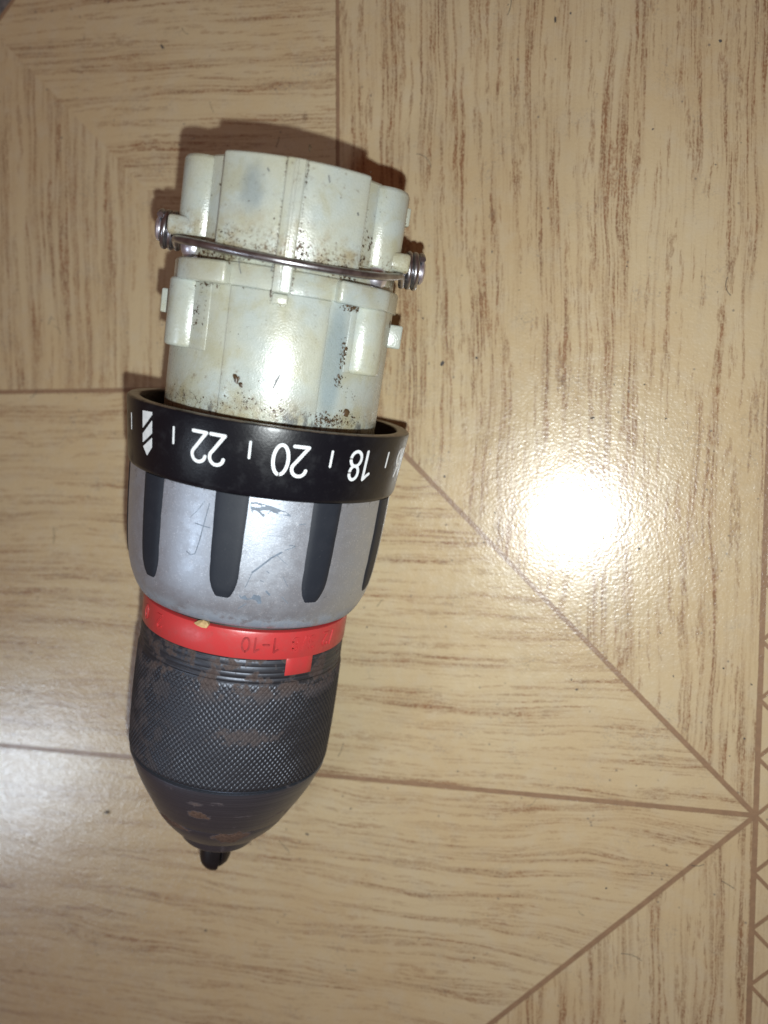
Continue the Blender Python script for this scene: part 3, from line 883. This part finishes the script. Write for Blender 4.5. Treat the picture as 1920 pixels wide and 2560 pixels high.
# ---- spring wire with its two coils, its screws and the steel balls under it
def coil(phi, sg):
    a = math.radians(phi)
    u = Vector((-math.sin(a), math.cos(a), 0)); t = Vector((-math.cos(a), -math.sin(a), 0)) * sg; z = Vector((0, 0, 1))
    pts = []
    N = 90
    th0, th1 = 150 + 360 * 2.7, 150
    for i in range(N + 1):
        f = i / N
        th = math.radians(th0 + (th1 - th0) * f)
        r = 25.0 - 3.3 * f
        pts.append(u * r + z * (102.45 + 3.0 * math.cos(th)) + t * 3.0 * math.sin(th))
    return pts
pl = PC - 90.0; pr = PC + 90.0
left = coil(pl, 1); right = coil(pr, -1)
mid = [P(100.15, -44, 22.9), P(99.75, -32, 23.6), P(99.1, -14, 23.75), P(98.6, 3, 23.75), P(98.32, 20, 23.85), P(98.42, 40, 23.75), P(98.9, 59, 23.65), P(99.75, 74, 23.3), P(100.4, 84, 22.7)]
path = left + catmull([left[-1]] + mid + [right[-1]], 8)[4:-4] + right[::-1]
V, F = tube_data(path, 0.68, 14)
link("spring_wire", fix(mesh("spring_wire", V, F)), M_WIRE, root, ang=60)
for phi in (pl, pr):
    a = math.radians(phi)
    u = Vector((-math.sin(a), math.cos(a), 0)); t = Vector((-math.cos(a), -math.sin(a), 0)); z = Vector((0, 0, 1))
    V, F = [], []
    prof = [(17, 1.9), (25.1, 1.9), (25.1, 2.35), (25.5, 2.3), (25.85, 1.8), (26.0, 0.9), (26.0, 0.01)]
    n = 32
    for (r, q) in prof:
        for i in range(n):
            b = 2 * math.pi * i / n
            V.append(u * r + (t * math.cos(b) + z * math.sin(b)) * q + z * 102.45)
    for j in range(len(prof) - 1):
        for i in range(n): F.append((j * n + i, j * n + (i + 1) % n, (j + 1) * n + (i + 1) % n, (j + 1) * n + i))
    link("pivot_screw", fix(mesh("pivot_screw", V, F)), M_STEEL, root, ang=35)
for phi in (PC - 60, PC + 53):
    bm = bmesh.new()
    bmesh.ops.create_uvsphere(bm, u_segments=40, v_segments=24, radius=2.35 * U)
    bmesh.ops.translate(bm, verts=bm.verts, vec=Vector(P(99.2, phi, 19.7)) * U)
    me = bpy.data.meshes.new("steel_ball"); bm.to_mesh(me); bm.free()
    link("steel_ball", me, M_STEEL, root, ang=60)

# ---- grime: lumps and specks of old grease on the plastic (s, phi, r, spread s, spread phi, size, count)
gp = []
r3 = random.Random(11)
for s, p, r, ds, dp, sz, c in [
    (100.0, 24.0, 22.5, .9, 3, .30, 26), (101.0, 24.2, 22.5, 1.8, 1.0, .26, 18), (103, 14.0, 22.5, 5.0, .35, .12, 46), (102, 23.2, 22.5, 6.5, .35, .12, 60), (109, 23.0, 22.5, 5.5, .2, .09, 40), (109, 14.0, 22.5, 5, .2, .08, 26),
    (99.6, 36, 22.5, .8, 11, .14, 70), (99.8, 6, 22.5, .8, 9, .11, 45), (101, -8, 22.5, 1.8, 5, .16, 34), (97.9, -9, 21.6, .6, 9, .16, 40), (97.9, -19, 21.0, .8, 8, .22, 40), (97.9, 50, 21.0, .8, 8, .22, 40),
    (98.0, 3, 21.8, .25, 4, .22, 10), (101.8, -16.5, 20.6, 1.5, 2, .18, 26), (102, 56, 20.3, 2.4, 2.2, .17, 30), (104, 60, 20.8, 1.4, 2.5, .34, 10), (106, 57, 20.3, 5, 2, .10, 24), (107, -20, 20.0, 5, 2, .11, 18),
    (93.1, -20, 21.2, .30, 7, .17, 46), (92.8, 54, 21.2, .5, 4.5, .24, 40), (88, -24, 21.35, 3.2, 2.5, .15, 34), (90.6, -19.3, 21.3, 3.5, .7, .11, 24), (84.8, 53, 21.1, 2.2, 2.0, .26, 46), (80.2, 52.5, 21.0, 1.3, 2.2, .22, 30),
    (78, 60, 21.0, 2.5, 8, .12, 20), (73.4, 15, 21.35, 1.0, 24, .16, 150), (73.0, 50, 21.0, 1.1, 16, .17, 190), (73.2, -30, 21.0, 1.4, 14, .12, 90), (74.8, 8, 21.4, 1.6, 7, .13, 50), (74.6, 25, 21.4, 1.6, 4, .13, 30),
    (93.3, 13.8, 21.9, .5, .3, .2, 10), (92.2, 13.9, 21.4, .9, .2, .10, 10), (91.3, 19, 21.4, .15, 3, .09, 12), (93.25, 0, 21.5, .12, 10, .07, 20), (86, 70, 21.4, 5, 14, .07, 16), (106, 15, 22.5, 6, 24, .09, 30),
    (85, 8, 21.4, 6, 18, .07, 22), (100.5, -60, 20.8, 1.0, 6, .26, 20), (101, 96, 20.6, 1.2, 6, .26, 24), (92, 96, 20.9, 1.4, 3, .3, 10), (106, -15.6, 21.6, 6, .5, .10, 60), (107, 53.2, 21.6, 6, .5, .10, 60), (97.3, -6.6, 22.2, .3, .5, .10, 14), (97.3, 44, 22.2, .3, .5, .10, 14), (95, 14.1, 21.6, 1.5, .3, .10, 24), (95, 22.7, 21.6, 1.5, .3, .10, 24), (113, 23.0, 22.5, 2, .25, .13, 26), (113.4, 14.1, 22.5, 2, .25, .12, 20), (72.6, 48, 21.0, .7, 14, .16, 160), (104.5, -28, 21.0, 3, 6, .10, 24), (110, 66, 21.2, 4, 5, .09, 16), (77.9, 3.0, 21.4, .35, .7, .34, 6), (108, 95, 21.0, 4, 3, .22, 14), (111, -62, 21, 4, 4, .14, 14)]:
    for i in range(c):
        ss = s + r3.gauss(0, .62) * ds; pp = p + r3.gauss(0, .62) * dp
        k = sz * math.exp(r3.gauss(-0.62, 0.5))
        cpos = P(ss, pp, r)
        gp.append(rough_blob(cpos, (cpos[0], cpos[1], 0), k, 1, r3.random() * 90, 0.35))
V, F = merge(gp)
link("grease_specks", mesh("grease_specks", V, F), M_GRIME, house, kind='stuff', ang=60)

# dark pencil-like scuffs near the ring
sc = []
for pts, hw in [([(77.3, 20.2), (78.3, 20.9), (79.6, 22.3)], .16), ([(77.9, 21.0), (79.4, 22.4)], .10), ([(78.6, 20.6), (79.9, 22.9)], .06), ([(77.5, 2.3), (77.9, 2.9), (78.1, 3.4)], .30),
                ([(96.6, 12.6), (97.6, 13.2)], .07), ([(95.5, -1.0), (96.6, -2.2), (97.6, -2.6)], .05), ([(113.2, 32), (112.2, 32.8)], .09), ([(112.6, 6.3), (112.2, 7.0)], .10), ([(108.5, 47.5), (108.2, 47.9)], .12)]:
    q = [(math.radians(p) * 21.4, s) for s, p in pts]
    sc.append(ribbon(q, lambda x, y, h: P(y, math.degrees(x / 21.4), (21.38 if y < 94 else 21.66 if y < 98 else 22.5) + h), hw, -0.05, 0.03))
V, F = merge(sc)
link("dark_scuffs", fix(mesh("dark_scuffs", V, F)), mat_plain("graphite grey smear", (0.085, 0.09, 0.095), 0.5, 0, 1.5, 0.3, (0.16, 0.165, 0.16)), house, kind='stuff', ang=40)

# ------------------------------------------------------------------ WOOD CHIP wedged over the red ring
def chip():
    pts = [(32.25, -4.6, 20.9), (32.95, -2.2, 20.7), (33.25, 0.3, 20.9), (33.1, 2.2, 20.7), (32.6, 3.5, 21.0), (32.05, 2.9, 21.3), (31.95, 0.4, 21.35), (32.15, -2.4, 21.25)]
    V = [P(s, p, r + 0.55 + 0.12 * (i % 2)) for i, (s, p, r) in enumerate(pts)] + [P(s - 0.1, p * 0.92, r - 0.35) for s, p, r in pts] + [P(32.6, -0.4, 22.15), P(32.5, 1.9, 22.0)]
    n = 8
    F = [(i, (i + 1) % n, n + (i + 1) % n, n + i) for i in range(n)] + [tuple(range(2 * n - 1, n - 1, -1))]
    F += [(0, 1, 16), (1, 2, 16), (2, 17, 16), (2, 3, 17), (3, 4, 17), (4, 5, 17), (5, 6, 17), (6, 16, 17), (6, 7, 16), (7, 0, 16)]
    o = link("wood_chip", fix(mesh("wood_chip", V, F)), M_CHIP, None, label="tiny tan wood splinter caught in the black gap above the red ring", cat="wood chip", ang=25)
    o.matrix_world = M
    return o
chip()
